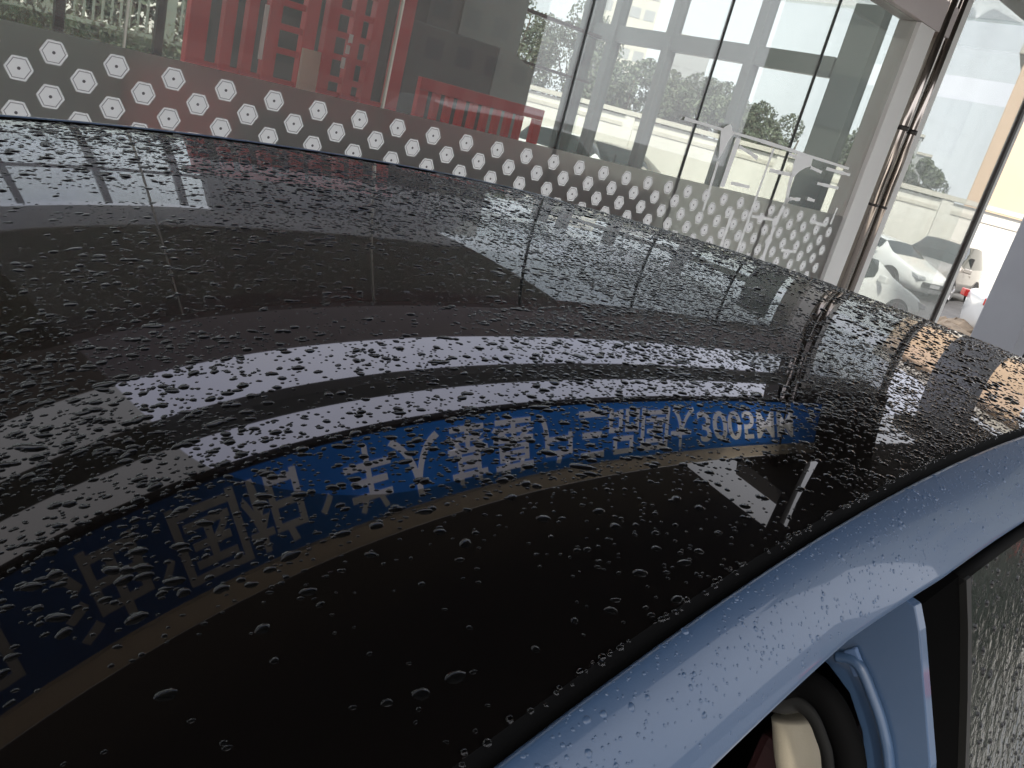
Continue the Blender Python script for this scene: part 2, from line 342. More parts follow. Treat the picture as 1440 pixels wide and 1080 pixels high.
for k_, l in dec.items():
    mb = MB()
    for (xa, za), (xb, zb) in zip(l[:-1], l[1:]):
        a = Vector((xa, D - .010, za)); b_ = Vector((xb, D - .010, zb)); d = (b_ - a); L = d.length; d.normalize(); n_ = Vector((-d.z, 0, d.x))
        jag = [(0, wd.get(k_, .012) * (1 + .3 * random.random()))] + [(L * j / 6, wd.get(k_, .012) * (.75 + .5 * random.random())) for j in range(1, 6)] + [(L + .004, wd.get(k_, .012))]
        top = [a + d * s_ + n_ * w_ for s_, w_ in jag]; bot = [a + d * s_ - n_ * w_ for s_, w_ in jag]
        for yo in (0, -.001): mb.grid([[v + Vector((0, yo, 0)) for v in top], [v + Vector((0, yo, 0)) for v in bot]])
    bp('line_decal', mb, M['white_vinyl'])
bp('line_decal', MB().prism([(5.17, .19), (5.225, .19), (5.215, -.16), (5.16, -.16)], D - .0125, D - .0115), M['white_vinyl'])
bp('line_decal', MB().prism([(5.40, -.31), (5.44, -.30), (5.43, -.72), (5.40, -.72)], D - .0125, D - .0115), M['white_vinyl'])
bp('line_decal', MB().prism([(6.0, .218), (6.243, .222), (6.258, .15), (6.19, .128), (6.12, .09), (6.07, .04), (6.03, .05), (6.0, .12)], D - .0125, D - .0115), M['white_vinyl'])
bp('line_decal', MB().prism([(4.97, .20), (5.0, .235), (5.05, .262), (5.08, .24), (5.12, .2), (5.09, .15), (5.07, .06), (5.045, .02), (5.01, .1)], D - .0125, D - .0115), M['white_vinyl'])
# frame, head beam, gantry
bp('head_beam', MB().box(-6, 7.62, D - .05, D + .16, GT, 1.694), M['mauve'], bevel=.004)
bp('frame_post', MB().box(XE, 7.36, D - .04, D + .16, -1.83, GT - .002), M['white_frame'], bevel=.006)
bp('plinth', MB().box(-6, XE - .003, D - .02, D + .14, -1.848, -1.802), M['dark_metal'])
bp('gantry_rail', MB().box(-6, 7.62, D - .02, D + .07, 1.999, 2.092), M['int_wall_light'])
for x in (-5.9, 7.57):
    bp('gantry_post', MB().box(x - .03, x + .03, D + .10, D + .16, 1.695, 2.99), M['dark_metal'])
bp('side_bay_header', MB().box(7.63, 10.1, D - .04, D + .3, 2.13, 3.19), M['dark_metal'], bevel=.006)
bp('corner_mullion', MB().box(9.965, 10.03, D - .0, D + .045, -1.83, 2.128), [M['dark_metal']])
bp('mullion_trim', MB().box(10.033, 10.11, D + .0, D + .05, -1.83, 2.127), M['white_frame'])
for xa, xb in ((7.92, 9.938),):
    bp('side_bay_glass', MB().box(xa, xb, D + .02, D + .032, -1.80, 2.127), M['bay_glass'])
# sloping roof, walls and floor inside
bp('roof_panel', MB().prism([(D + .17, 1.70), (6.6, 3.22), (10.2, 3.22), (10.2, 3.30), (6.6, 3.30), (D + .17, 1.78)], -6.2, 7.62, 'x'), M['ceiling'])
bp('glass_roof', MB().box(7.624, 10.2, D + .31, 10.2, 2.165, 2.19), M['clear_glass'])
bp('clerestory_pane', MB().prism([(4.8, 2.20), (10.2, 2.20), (10.2, 3.2), (6.6, 3.2)], 7.59, 7.60, 'x'), M['clear_glass'])
bp('floor_slab', MB().box(-6.2, 10.2, D + .15, 10.4, -1.848, -1.835), M['floor'])
bp('left_fill_glass', MB().prism([(D + .18, -1.83), (10.2, -1.83), (10.2, 3.19), (6.6, 3.19), (D + .18, 1.69)], -6.05, -6.03, 'x'), M['clear_glass'])  # unseen side wall made of glass to let more light inside
bp('rear_wall', MB().box(3.72, 7.2, 10, 10.2, -1.83, 3.15), M['int_wall'])
bp('rear_wall_light', MB().box(7.203, 8.3, 9.97, 10.2, -1.83, 3.15), M['int_wall_light'])
bp('rear_wall_pier', MB().box(6.35, 6.62, 9.9, 9.997, -1.83, 3.12), M['display_dark'])
# rear grid window on the left
for x in (-4.9, -3.85, -2.8, -1.75, -.72, .30, 1.32, 2.36, 3.34):
    bp('window_bar', MB().box(x - .045, x + .045, 9.98, 10.06, -.95, 3.1), M['dark_metal'])
for x0_, x1_ in zip((-4.855, -3.805, -2.755, -1.705, -.675, .345, 1.365, 2.405, 3.385), (-3.895, -2.845, -1.795, -.765, .255, 1.275, 2.315, 3.295, 3.69)):
    for z0_, z1_ in ((.30, 2.26), (2.35, 3.08), (-.90, .22)):
        bp('window_pane', MB().box(x0_, x1_, 10.01, 10.02, z0_, z1_), M['clear_glass'])
    for z_ in (2.30, .26): bp('window_crossbar', MB().box(x0_, x1_, 9.985, 10.055, z_ - .038, z_ + .038), M['dark_metal'])
bp('sill_wall', MB().box(-6, 3.717, 9.99, 10.15, -1.83, -.953), M['int_wall'])
# rear window at the right end
bp('rear_window_pane', MB().box(8.303, 9.9, 10.03, 10.04, -1.8, 3.1), M['clear_glass'])
bp('rear_window_bar', MB().box(8.303, 9.9, 9.99, 10.07, .62, .66), M['dark_metal'])
bp('rear_window_bar', MB().box(8.303, 9.9, 9.99, 10.07, 1.30, 1.35), M['dark_metal'])
# end wall at x = 10: columns, beam and glass
for y, wd_ in ((10.35, .26), (9.75, .14), (8.62, .13), (7.15, .14), (5.7, .40)):
    bp('end_wall_column', MB().box(9.85, 10.05, y - wd_ / 2, y + wd_ / 2, -1.83, 2.16), M['column'], bevel=.01)
bp('end_wall_beam', MB().box(9.9, 10.02, 5.95, 10.2, 1.30, 1.54), M['column'])
ys = [3.83, 5.48, 5.92, 7.06, 7.24, 8.54, 8.70, 9.66, 9.84, 10.2]
for a, b_ in zip(ys[::2], ys[1::2]):
    bp('end_wall_pane', MB().box(9.96, 9.97, a, b_, -1.8, 1.298), M['clear_glass'])
    bp('end_wall_pane', MB().box(9.96, 9.97, a, b_, 1.542, 2.15), M['clear_glass'])

# sign, hung on the gantry
sg = empty('sign_board', (0, D - .06, 2.28))
tag(sg, 'long blue sign board with white characters above the glass wall', 'sign')
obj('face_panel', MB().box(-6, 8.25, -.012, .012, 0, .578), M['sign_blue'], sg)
obj('lower_trim', MB().box(-6, 8.25, -.03, .03, .582, .71), M['sign_beige'], sg)
obj('upper_trim', MB().box(-6, 8.25, -.02, .02, -.030, -.002), M['dark_metal'], sg)
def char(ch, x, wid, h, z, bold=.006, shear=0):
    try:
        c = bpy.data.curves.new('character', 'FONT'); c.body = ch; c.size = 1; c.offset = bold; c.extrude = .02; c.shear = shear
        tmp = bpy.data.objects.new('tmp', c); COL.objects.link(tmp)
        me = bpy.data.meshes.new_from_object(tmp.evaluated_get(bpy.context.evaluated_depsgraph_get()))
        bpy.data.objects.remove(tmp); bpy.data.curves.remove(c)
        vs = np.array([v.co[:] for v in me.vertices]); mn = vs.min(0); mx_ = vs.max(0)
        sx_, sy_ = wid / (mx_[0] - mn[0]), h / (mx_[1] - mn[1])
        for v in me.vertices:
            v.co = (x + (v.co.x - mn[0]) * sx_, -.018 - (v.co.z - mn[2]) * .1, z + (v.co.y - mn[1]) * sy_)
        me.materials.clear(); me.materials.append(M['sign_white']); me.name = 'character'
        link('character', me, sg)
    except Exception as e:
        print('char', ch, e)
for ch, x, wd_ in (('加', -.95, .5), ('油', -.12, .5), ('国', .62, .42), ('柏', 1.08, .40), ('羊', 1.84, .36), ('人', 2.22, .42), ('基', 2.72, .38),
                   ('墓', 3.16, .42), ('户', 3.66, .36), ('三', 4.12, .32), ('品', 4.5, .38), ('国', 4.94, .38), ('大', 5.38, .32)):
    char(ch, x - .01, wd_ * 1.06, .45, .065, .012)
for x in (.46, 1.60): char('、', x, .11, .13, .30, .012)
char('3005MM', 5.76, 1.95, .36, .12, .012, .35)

# canopy over the car
cp = empty('canopy', (4, 0, 3.2)); tag(cp, 'dark flat entrance canopy reflected in the wet roof glass', 'canopy')
ZC0, ZC1 = 3.2, 3.42
def cpo(n_, x0_, x1_, y0_, y1_, z0_, z1_, mt): return obj(n_, MB().box(x0_ - 4, x1_ - 4, y0_, y1_, z0_ - 3.2, z1_ - 3.2), mt, cp)
CY0 = -1.8
def LL(x): return 2.9 + .35 * (x - 6.3)
VX0, VX1 = 5.95, 6.95
def cpp(poly): return obj('soffit_panel', MB().prism([(a - 4, b) for a, b in poly], 0, ZC1 - ZC0, 'z'), M['soffit'], cp)
cpo('soffit_panel', -8, VX0 - .004, CY0, D + .12, ZC0, ZC1, M['soffit'])
cpp([(VX0, CY0), (VX1, CY0), (VX1, LL(VX1) - .035), (6.25, LL(6.25) - .035), (6.25, LL(6.25) + .035), (VX1, LL(VX1) + .035), (VX1, LL(VX1) + .12), (VX0, LL(VX0) + .12)])
cpp([(VX1 + .004, CY0), (9.996, CY0), (9.996, D + .12), (9.02, D + .12), (VX1 + .004, LL(VX1) - .035)])
cpp([(VX1 + .004, LL(VX1) + .035), (8.7, D + .12), (VX1 + .004, D + .12)])
cpp([(10.0, CY0), (17.2, CY0), (17.2, 4.62), (13.4, 4.62), (13.4, 3.9), (10.0, 3.9)])
cpo('fascia_board', -8, 17.2, CY0 - .06, CY0 - .003, ZC0 - .02, ZC1 + .12, M['mauve'])
cpo('fascia_board', 17.203, 17.26, CY0, 4.62, ZC0 - .02, ZC1 + .12, M['mauve'])

# rain pipes beside the white frame post
pg = 'steel rain pipes beside the white frame post'
for x, r_, lb in ((7.455, .048, 'wide brown steel rain pipe against the white frame post'), (7.66, .038, 'slim pale steel rain pipe at the corner bay glass, right of the wide one')):
    e = empty('rain_pipe', (x, D - .03, -1.85)); tag(e, lb, 'pipe', pg)
    obj('pipe', MB().tube([(0, 0, 0), (0, 0, 5.04)], r_, 20), M['steel'], e, smooth=True)
    obj('collar', MB().tube([(0, 0, 2.50), (0, 0, 2.54)], r_ + .008, 20), M['dark_metal'], e, smooth=True)
    obj('collar', MB().tube([(0, 0, 1.83), (0, 0, 1.85)], r_ + .005, 20), M['dark_metal'], e, smooth=True)
bk = boxo('pipe_bracket', M['dark_metal'], None, 7.40, 7.86, D + .012, D + .03, .655, .69); tag(bk, 'dark flat bracket joining the two rain pipes', 'bracket')
jb = boxo('jamb_strip', M['white_frame'], None, 7.72, 7.915, D + .0, D + .14, -1.84, 2.127); tag(jb, 'pale vertical jamb strip between rain pipes and corner glass', 'jamb')
js = boxo('jamb_gasket', M['dark_metal'], None, 7.555, 7.60, D - .01, D + .1, -1.84, 2.12); tag(js, 'dark vertical gasket strip behind the two rain pipes', 'gasket')

# gray canopy column at the right
e = empty('canopy_column', (14.3, 4.2, -1.85)); tag(e, 'thick square gray column standing at the right edge beside parked cars', 'column')
obj('shaft', MB().box(-.30, .30, -.32, .32, 0, 5.045), M['grey_paint'], e, bevel=.02)
obj('base_cap', MB().box(-.34, .34, -.36, .36, .002, .12), M['grey_paint'], e, bevel=.01)

# ------------------------------------------------------------------ things inside the showroom
sc_ = empty('lattice_screen', (2.1, 6, -1.85)); tag(sc_, 'tall red lattice screen of upright posts and small crossbars behind the glass', 'screen')
def rb(n_, x0_, x1_, z0_, z1_, y0_=-.04, y1_=.04): return obj(n_, MB().box(x0_ - 2.1, x1_ - 2.1, y0_, y1_, z0_ + 1.85, z1_ + 1.85), M['red'], sc_, bevel=.004)
posts = [(2.17, 2.30), (2.40, 2.48), (2.56, 2.63), (2.71, 2.80), (2.98, 3.08), (3.15, 3.24), (3.36, 3.44), (3.53, 3.62), (3.76, 3.87)]
for a, b_ in posts: rb('post', a, b_, -1.83, 1.0)
rb('top_rail', 2.12, 3.92, 1.003, 1.12, -.06, .06)
rb('bottom_rail', 2.12, 3.92, -1.848, -1.832, -.06, .06)
for a, b_ in ((2.802, 2.978), (3.242, 3.358), (3.442, 3.528)):
    for z_ in np.arange(-.05 if a < 3 else -.15, 1.0, .16): rb('crossbar', a, b_, z_ - .022, z_ + .022, -.02, .02)
for a, b_ in ((2.482, 2.558), (3.082, 3.148), (3.622, 3.758)):
    for z_ in (.62, -.30): rb('crossbar', a, b_, z_ - .03, z_ + .03, -.02, .02)
for (a0, a), (b_, b1) in zip(posts[:-1], posts[1:]): rb('lower_panel', a + .002, b_ - .002, -1.8, -.24, -.012, .012)
for i, (x, z0_, z1_) in enumerate(((2.66, -.14, .22), (3.30, -.06, .02), (3.32, .05, .11), (3.33, .13, .19))):
    s_ = boxo('light_strip', M['white_vinyl'], None, x - .012, x + .012, 5.90, 5.92, z0_, z1_)
    tag(s_, ('long thin white upright strip hanging before the red screen' if i == 0 else 'short thin white upright strip before the red screen, ' + ('lowest', 'middle one', 'topmost')[i - 1] + ' of three'), 'strip', 'white strips before the red screen')
st = empty('reflection_stand', (2.92, 5.68, -1.85)); tag(st, 'pale narrow board standing in for a glass reflection before the red lattice screen', 'stand')  # board painted pale in place of a reflection on the glass
obj('board', MB().box(-.07, .07, -.015, .015, .9, 1.86), M['sign_beige'], st, bevel=.004); obj('foot', MB().box(-.11, .11, -.12, .12, .002, .03), M['dark_metal'], st); obj('pole', MB().box(-.02, .02, -.012, .012, .032, .898), M['dark_metal'], st)
pf = boxo('red_platform', M['red'], None, 1.7, 5.0, 3.95, 5.5, -1.83, -.30, bevel=.02); tag(pf, 'low red platform glowing through the frosted strip before the red screen', 'platform')
br = empty('red_barrier', (4.06, 6, -1.85)); tag(br, 'low red barrier with a row of narrow upright openings behind the frosted strip', 'barrier')
def bb(n_, x0_, x1_, z0_, z1_): return obj(n_, MB().box(x0_ - 4.06, x1_ - 4.06, -.03, .03, z0_ + 1.85, z1_ + 1.85), M['red'], br, bevel=.004)
bb('top_rail', 4.06, 5.46, -.06, .035); bb('frame_post', 4.06, 4.15, -1.848, -.062); bb('frame_post', 5.37, 5.46, -1.848, -.062); bb('bottom_rail', 4.152, 5.368, -.60, -.28)
for k in range(8): x = 4.152 + .1355 * (k + .55) + .0; bb('slat', x, x + .055, -.278, -.062)
dw = empty('display_wall', (5.75, 9, -1.85)); tag(dw, 'dark freestanding display wall inside the showroom behind the red barrier', 'display wall')
obj('dark_panel', MB().box(-.1, 1.45, 0, .12, .002, 2.50), M['display_dark'], dw, bevel=.01); obj('gray_panel', MB().prism([(1.453, .002), (2.15, .002), (2.10, 2.35), (1.7, 2.49), (1.453, 2.50)], 0, .12), M['int_wall_light'], dw)

# ------------------------------------------------------------------ yard: fence, hedge, wall, trees, buildings
fn = empty('garden_fence', (0, 13, YZ)); tag(fn, 'pale metal picket fence beyond the rear windows', 'fence')
k = 0; pm = MB().box(-.014, .014, -.012, .012, 0, 1.25).mesh('picket', M['fence'])
x = -3.2
while x < 7.0:
    link('picket', pm, fn, (x, 0, 1.86)); x += .115
for x in np.arange(-3.3, 7.2, 1.55): obj('fence_post', MB().box(x - .07, x + .07, -.07, .07, 0, 3.25), M['fence'], fn)
for z_ in (1.80, 3.05, 2.72): obj('fence_rail', MB().box(-3.2, 7, -.025, .025, z_, z_ + .05), M['fence'], fn)
obj('base_wall', MB().box(-3.4, 7.2, -.1, .1, 0, 1.795), M['hedge'], fn)
def leaves(n_, fn_pos, size, mt, name='foliage', parent=None, loc=None):
    P_ = fn_pos(n_); a = RNG.normal(size=(n_, 3)); a /= np.linalg.norm(a, axis=1)[:, None]
    b2 = np.cross(a, RNG.normal(size=(n_, 3))); b2 /= np.linalg.norm(b2, axis=1)[:, None]
    s_ = size * RNG.uniform(.6, 1.4, (n_, 1)); c2 = np.cross(a, b2)
    V = np.stack([P_ - a * s_, P_ + b2 * s_ * .55, P_ + a * s_, P_ - b2 * s_ * .55], 1).reshape(-1, 3)
    me = bpy.data.meshes.new(name); me.vertices.add(len(V)); me.vertices.foreach_set('co', V.ravel())
    me.loops.add(4 * n_); me.loops.foreach_set('vertex_index', np.arange(4 * n_)); me.polygons.add(n_)
    me.polygons.foreach_set('loop_start', np.arange(0, 4 * n_, 4)); me.update(calc_edges=True); me.materials.append(mt)
    return link(name, me, parent, loc)
def hedge_pos(n_): return np.stack([RNG.uniform(-4, 4, n_), RNG.normal(0, .28, n_), RNG.beta(2, 1.6, n_) * 1.6 * (1 + .1 * np.sin(np.arange(n_)))], 1)
h = leaves(16000, hedge_pos, .035, M['leaf'], 'hedge', None, (1.5, 12.3, E - 1.85)); tag(h, 'low green hedge before the pale picket fence', 'hedge')
h2 = leaves(26000, lambda n_: np.stack([RNG.uniform(-6, 8, n_), RNG.normal(0, .35, n_), RNG.beta(1.6, 1.3, n_) * 3.0], 1), .06, M['leaf_dark'], 'tall_hedge', None, (0, 14.6, E - 2.1)); tag(h2, 'taller dark hedge directly behind the pale picket fence', 'hedge')
N = Vector((math.sin(math.radians(58)), math.cos(math.radians(58)), 0)); U = Vector((math.cos(math.radians(58)), -math.sin(math.radians(58)), 0)); DW = 34.
wl = empty('boundary_wall', (N.x * DW, N.y * DW, YZ), math.atan2(U.y, U.x)); tag(wl, 'long white rendered boundary wall with cream capping behind the parked cars', 'wall')
for k in range(-9, 6):
    obj('wall_panel', MB().box(k * 6 + .2, k * 6 + 5.8, -.12, .12, 0, 2.95), M['wall_white'], wl); obj('pier', MB().box(k * 6 - .2 + .002, k * 6 + .198, -.2, .2, 0, 3.0), M['wall_white'], wl)
    obj('capping', MB().box(k * 6 - .2, k * 6 + 5.795, -.25, .25, 3.003, 3.17), M['wall_cap'], wl)
    obj('recess_band', MB().box(k * 6 + .25, k * 6 + 5.75, -.15, -.122, 2.55, 2.7), M['wall_cap'], wl)
def polar(az, dist): a = math.radians(az); return (math.sin(a) * dist, math.cos(a) * dist)
tk = [(44, 43, 6.5), (47.5, 40, 5.6), (50.5, 44, 5.8), (53, 41, 4.9), (55.5, 46, 5.2), (58.5, 43, 4.6), (61.5, 46, 5.0), (64.2, 44, 4.6), (66.4, 47, 4.8), (40, 46, 7.5), (35, 50, 8), (30, 52, 8), (15, 38, 4.0), (8, 36, 3.6), (22, 40, 4.2)]
tl = ['broad', 'low', 'pale', 'rounded', 'thin', 'small', 'hazy', 'stubby', 'slim', 'tall', 'leafy', 'wide', 'dense', 'short', 'bushy']
def tree(az, dist, h_, lab, mt):
    x, y = polar(az, dist); e = empty('broadleaf_tree', (x, y, YZ)); tag(e, lab, 'tree', 'trees beyond the boundary wall')
    mb = MB().tube([(0, 0, 0), (.05, .03, h_ * .35), (-.05, .1, h_ * .6), (.1, 0, h_ * .85)], [.18, .13, .08, .03], 8)
    for _ in range(5):
        a = random.random() * 6.28; mb.tube([(0, 0, h_ * .35), (math.cos(a) * h_ * .16, math.sin(a) * h_ * .16, h_ * .6), (math.cos(a) * h_ * .26, math.sin(a) * h_ * .26, h_ * .78)], [.07, .045, .015], 6)
    obj('trunk', mb, M['bark'], e, smooth=True)
    cl_ = [(random.gauss(0, h_ * .17), random.gauss(0, h_ * .17), h_ * random.uniform(.42, .92), h_ * random.uniform(.08, .16)) for _ in range(16)]
    def pos(n_):
        c_ = np.array(cl_)[RNG.integers(0, len(cl_), n_)]; d_ = RNG.normal(size=(n_, 3)); d_ /= np.linalg.norm(d_, axis=1)[:, None]
        return c_[:, :3] + d_ * c_[:, 3:] * RNG.uniform(.5, 1.1, (n_, 1)) ** .5
    leaves(8000, pos, .085, mt, 'crown', e)
names_ = ['near the left glass column', 'left of the thin dark column', 'behind the wall middle', 'over the white wall', 'beside a dark column', 'seen past the wide green column', 'behind the rain pipes', 'over the wall behind white cars', 'left of the orange building', 'at the far left', 'behind the display wall', 'behind the dark rear wall', 'behind the fence middle', 'behind the fence left', 'behind the fence right']
for i, (az, ds, h_) in enumerate(tk): tree(az, ds, h_ + .2, tl[i] + ' gray green tree ' + names_[i], M['leaf'] if i % 2 else M['leaf_dark'])
def tower(az, dist, wdt, h_, mt, lab, floors, cols, name='apartment_block', rot=0):
    x, y = polar(az, dist); e = empty(name, (x, y, YZ), -math.radians(az) + rot); tag(e, lab, 'building')
    obj('wall', MB().box(-wdt / 2, wdt / 2, 0, 10, 0, h_), mt, e); obj('roof', MB().box(-wdt / 2 - .3, wdt / 2 + .3, -.3, 10.3, h_ + .003, h_ + .5), M['wall_cap'], e)
    if floors:
        wm = MB().box(-.36 * wdt / cols, .36 * wdt / cols, -.06, -.005, 0, h_ / floors * .5).mesh('window', M['far_grey'])
        for i in range(floors):
            for j in range(cols): link('window', wm, e, (-wdt / 2 + wdt * (j + .5) / cols, 0, h_ * (i + .35) / floors))
    return e
tower(73.2, 43, 6.4, 9.6, M['orange_wall'], 'pale sunlit cream orange building rising behind the white wall', 0, 3, rot=.0)
tower(45.5, 150, 12, 26, M['far_cream'], 'cream apartment block far behind the trees', 8, 5)
tower(50.2, 170, 9, 22, M['far_grey'], 'hazy gray apartment block between the glass columns', 7, 4)
tower(64.6, 180, 5, 16, M['far_grey'], 'slim hazy gray tower left of the orange building', 6, 2)
tower(65.6, 190, 4, 13.5, M['far_grey'], 'shorter slim gray tower beside the slim hazy tower', 5, 2)
tower(33, 120, 22, 20, M['far_cream'], 'wide cream block far behind the display wall', 6, 7)
tower(5, 110, 24, 8, M['far_grey'], 'low gray block far behind the fence', 3, 8)
# street buildings added behind the camera to darken what the glass reflects
M['street_brown'] = pbr('street_brown', (.20, .185, .17), .8, noise=.2, nscale=.3)
M['street_green'] = pbr('street_green', (.15, .165, .15), .8, noise=.4, nscale=.4)
def street(x, y, rz, wdt, h_, mt, lab):
    e = empty('added_street_building', (x, y, YZ), rz); tag(e, lab, 'building')
    obj('wall', MB().box(-wdt / 2, wdt / 2, 0, 10, 0, h_), M[mt], e)
    obj('roof', MB().box(-wdt / 2 - .3, wdt / 2 + .3, -.3, 10.3, h_ + .003, h_ + .4), M['far_grey'], e)
    wm = MB().box(-.8, .8, -.05, -.005, 0, 1.5).mesh('window', M['window_dark'])
    for r_ in range(int(h_ // 3)):
        for j in range(int(wdt // 3)): link('window', wm, e, (-wdt / 2 + 1.5 + 3 * j, 0, 1 + 3 * r_))
street(6, -50, math.pi, 88, 13, 'street_brown', 'wide brown gray building added out of view to darken the left glass reflections')
px_, py_ = polar(100, 25)
street(px_, py_, -math.radians(100) , 10, 15, 'street_green', 'tall gray green building added out of view to darken the side window reflection')

# ------------------------------------------------------------------ parked cars
def car_proto(kind):
    """profiles along x (nose at +x); returns dict of meshes"""
    if kind == 'sedan':
        L_, W_, H_ = 4.6, .89, 1.46
        hood = [(-2.3, .62, .98), (-2.15, .55, 1.06), (-1.75, .42, 1.08), (-1.55, .34, 1.10), (-.95, .30, 1.0), (0, .30, .97), (.75, .30, .97), (1.2, .32, .96), (1.75, .42, .86), (2.1, .44, .74), (2.28, .46, .62)]
        roof = {-2.3: .98, -2.15: 1.06, -1.75: 1.10, -1.55: 1.16, -.95: 1.42, 0: 1.46, .75: 1.36, 1.2: 1.05, 1.75: .88, 2.1: .77, 2.28: .64}
    else:
        L_, W_, H_ = 4.7, .93, 1.74
        hood = [(-2.3, .55, 1.02), (-2.2, .45, 1.10), (-1.9, .38, 1.12), (-1.2, .34, 1.10), (-.4, .34, 1.08), (.4, .34, 1.07), (.95, .34, 1.07), (1.3, .36, 1.06), (1.8, .42, .98), (2.15, .45, .88), (2.3, .48, .72)]
        roof = {-2.3: 1.04, -2.2: 1.30, -1.9: 1.66, -1.2: 1.74, -.4: 1.76, .4: 1.72, .95: 1.42, 1.3: 1.12, 1.8: 1.01, 2.15: .91, 2.3: .74}
    body = MB(); glass = MB(); rows = []
    for x, zb, zt in hood:
        rz = roof[x]; w_ = W_ * (1 - .22 * (abs(x) / 2.3) ** 6); gh = max(rz - zt, .0)
        wi = w_ * (1 - .24 * min(gh / .4, 1)) - .04
        z0_ = .22
        rows.append([(x, 0, z0_), (x, w_ * .85, z0_), (x, w_, zb * .75 + .1), (x, w_ * 1.0, zt - .18), (x, w_ * .95, zt - .02), (x, wi, zt + gh * .93), (x, wi * .7, rz + .0), (x, 0, rz + .015)])
    n = len(rows)
    for sgn in (1, -1):
        R_ = [[(a, b * sgn, c) for a, b, c in r_] for r_ in rows]
        for i in range(n - 1):
            for k in range(7):
                q = [R_[i][k], R_[i][k + 1], R_[i + 1][k + 1], R_[i + 1][k]]
                if sgn < 0: q = q[::-1]
                g0 = roof[hood[i][0]] - hood[i][2]; g1 = roof[hood[i + 1][0]] - hood[i + 1][2]
                side = k == 4 and g0 > .1 and g1 > .1
                ws = k >= 5 and abs(roof[hood[i][0]] - roof[hood[i + 1][0]]) / (hood[i + 1][0] - hood[i][0]) > .32 and max(g0, g1) > .2
                (glass if side or ws else body).add(q, [(0, 1, 2, 3)])
        # close the nose and tail
    for r_, fl in ((rows[0], True), (rows[-1], False)):
        v = [p for p in r_] + [(p[0], -p[1], p[2]) for p in r_[::-1]]
        body.add(v, [tuple(range(len(v)))[::-1] if fl else tuple(range(len(v)))])
    return body, glass, W_
def merge_smooth(o, lv=1):
    import bmesh
    bm = bmesh.new(); bm.from_mesh(o.data); bmesh.ops.remove_doubles(bm, verts=bm.verts, dist=.002); bmesh.ops.recalc_face_normals(bm, faces=bm.faces)
    bm.to_mesh(o.data); bm.free()
    for p_ in o.data.polygons: p_.use_smooth = True
    if lv: s_ = o.modifiers.new('subdivision', 'SUBSURF'); s_.levels = lv; s_.render_levels = lv
wheel_t = MB(); wheel_t.tube([(0, -.10, 0), (0, -.09, 0), (0, .09, 0), (0, .10, 0)], [.29, .325, .325, .29], 28)
wheel_r = MB(); wheel_r.tube([(0, .085, 0), (0, .108, 0)], [.215, .225], 24)
for k in range(5):
    a = k * 2 * math.pi / 5; d = Vector((math.cos(a), 0, math.sin(a)))
    wheel_r.obox(d * .12 + Vector((0, .112, 0)), d * .095, (0, .012, 0), Vector((-d.z, 0, d.x)) * .022)
tm, rm_ = wheel_t.mesh('tyre', M['tyre'], True), wheel_r.mesh('rim', [M['rim']])
def car(kind, paint, az, dist, head, lab, ground=YZ, tail=True):
    x, y = polar(az, dist); e = empty('parked_car', (x, y, ground), head); tag(e, lab, 'car', 'cars parked in front of the white wall')
    body, glass, W_ = car_proto(kind)
    b_ = obj('body', body, paint, e); merge_smooth(b_)
    g_ = obj('windows', glass, M['car_glass'], e); merge_smooth(g_)
    for sx_ in (1.38, -1.38):
        for sy_ in (1, -1):
            wr = link('wheel', MB().tube([(0, -.06, 0), (0, .02, 0)], .36, 24).mesh('arch', M['plastic_black']), e, (sx_, sy_ * (W_ - .02), .36), 0 if sy_ > 0 else math.pi)
            link('tyre', tm, wr, (0, -.04, -.035)); link('rim', rm_, wr, (0, -.03, -.035))
    for sy_ in (1, -1):
        hl = obj('headlight', MB().prism([(2.0, .60), (2.27, .58), (2.24, .68), (1.75, .80)], sy_ * .42, sy_ * (W_ * .86), 'y'), M['lamp_clear'], e, bevel=.02)
        if tail: obj('tail_light', MB().box(-2.33, -2.1, sy_ * W_ * .80 - .14, sy_ * W_ * .80 + .14, .82, .98), M['lamp_red'], e, bevel=.02)
        obj('mirror', MB().obox((.72, sy_ * (W_ + .08), 1.03), (.05, 0, 0), (0, .11, 0), (0, 0, .07)), paint, e, bevel=.03)
        obj('door_handle', MB().obox((-.15, sy_ * (W_ + .005), .86), (.09, 0, 0), (0, .015, 0), (0, 0, .015)), paint, e)
        obj('pillar', MB().prism([(-.12, .94), (-.04, .94), (-.08, 1.40), (-.14, 1.40)], sy_ * (W_ * .80), sy_ * (W_ * .935), 'y'), M['plastic_black'], e)
    obj('grille', MB().box(2.2, 2.315, -.5, .5, .38, .54), M['plastic_black'], e, bevel=.02)
    obj('number_plate', MB().box(2.316, 2.325, -.22, .22, .42, .52), M['lamp_clear'], e)
    obj('bumper', MB().box(-2.24, -2.05, -.60, .60, .35, .58), paint, e, bevel=.05)
    return e
def heading(az, right, toward):
    a = math.radians(az); v = Vector((math.cos(a), -math.sin(a))) * right + Vector((-math.sin(a), -math.cos(a))) * toward
    return math.atan2(v.y, v.x)
car('sedan', M['car_white'], 65.25, 27.7, -1.80, 'white sedan facing right, its whole front wheel and headlight in view through the glass')
car('sedan', M['car_white'], 62.5, 17.8, -.38, 'nearest white car, only its bonnet nose showing low beside the rain pipes', YZ - .12)
car('sedan', M['car_white'], 63.6, 33.2, -1.9, 'white car at the back left, small, just right of the rain pipes')
car('suv', M['car_grey'], 69.0, 29.6, -3.035, 'gray beige tall car facing left behind the thin dark mullion', YZ, False)
car('sedan', M['car_white'], 77.3, 21.4, heading(74, .92, -.39), 'white car with red tail light partly hidden by the gray column')
car('suv', M['car_white'], 45.2, 31.3, heading(46, .92, .4), 'white car roof just above the frosted strip, left one of two', YZ + .1)
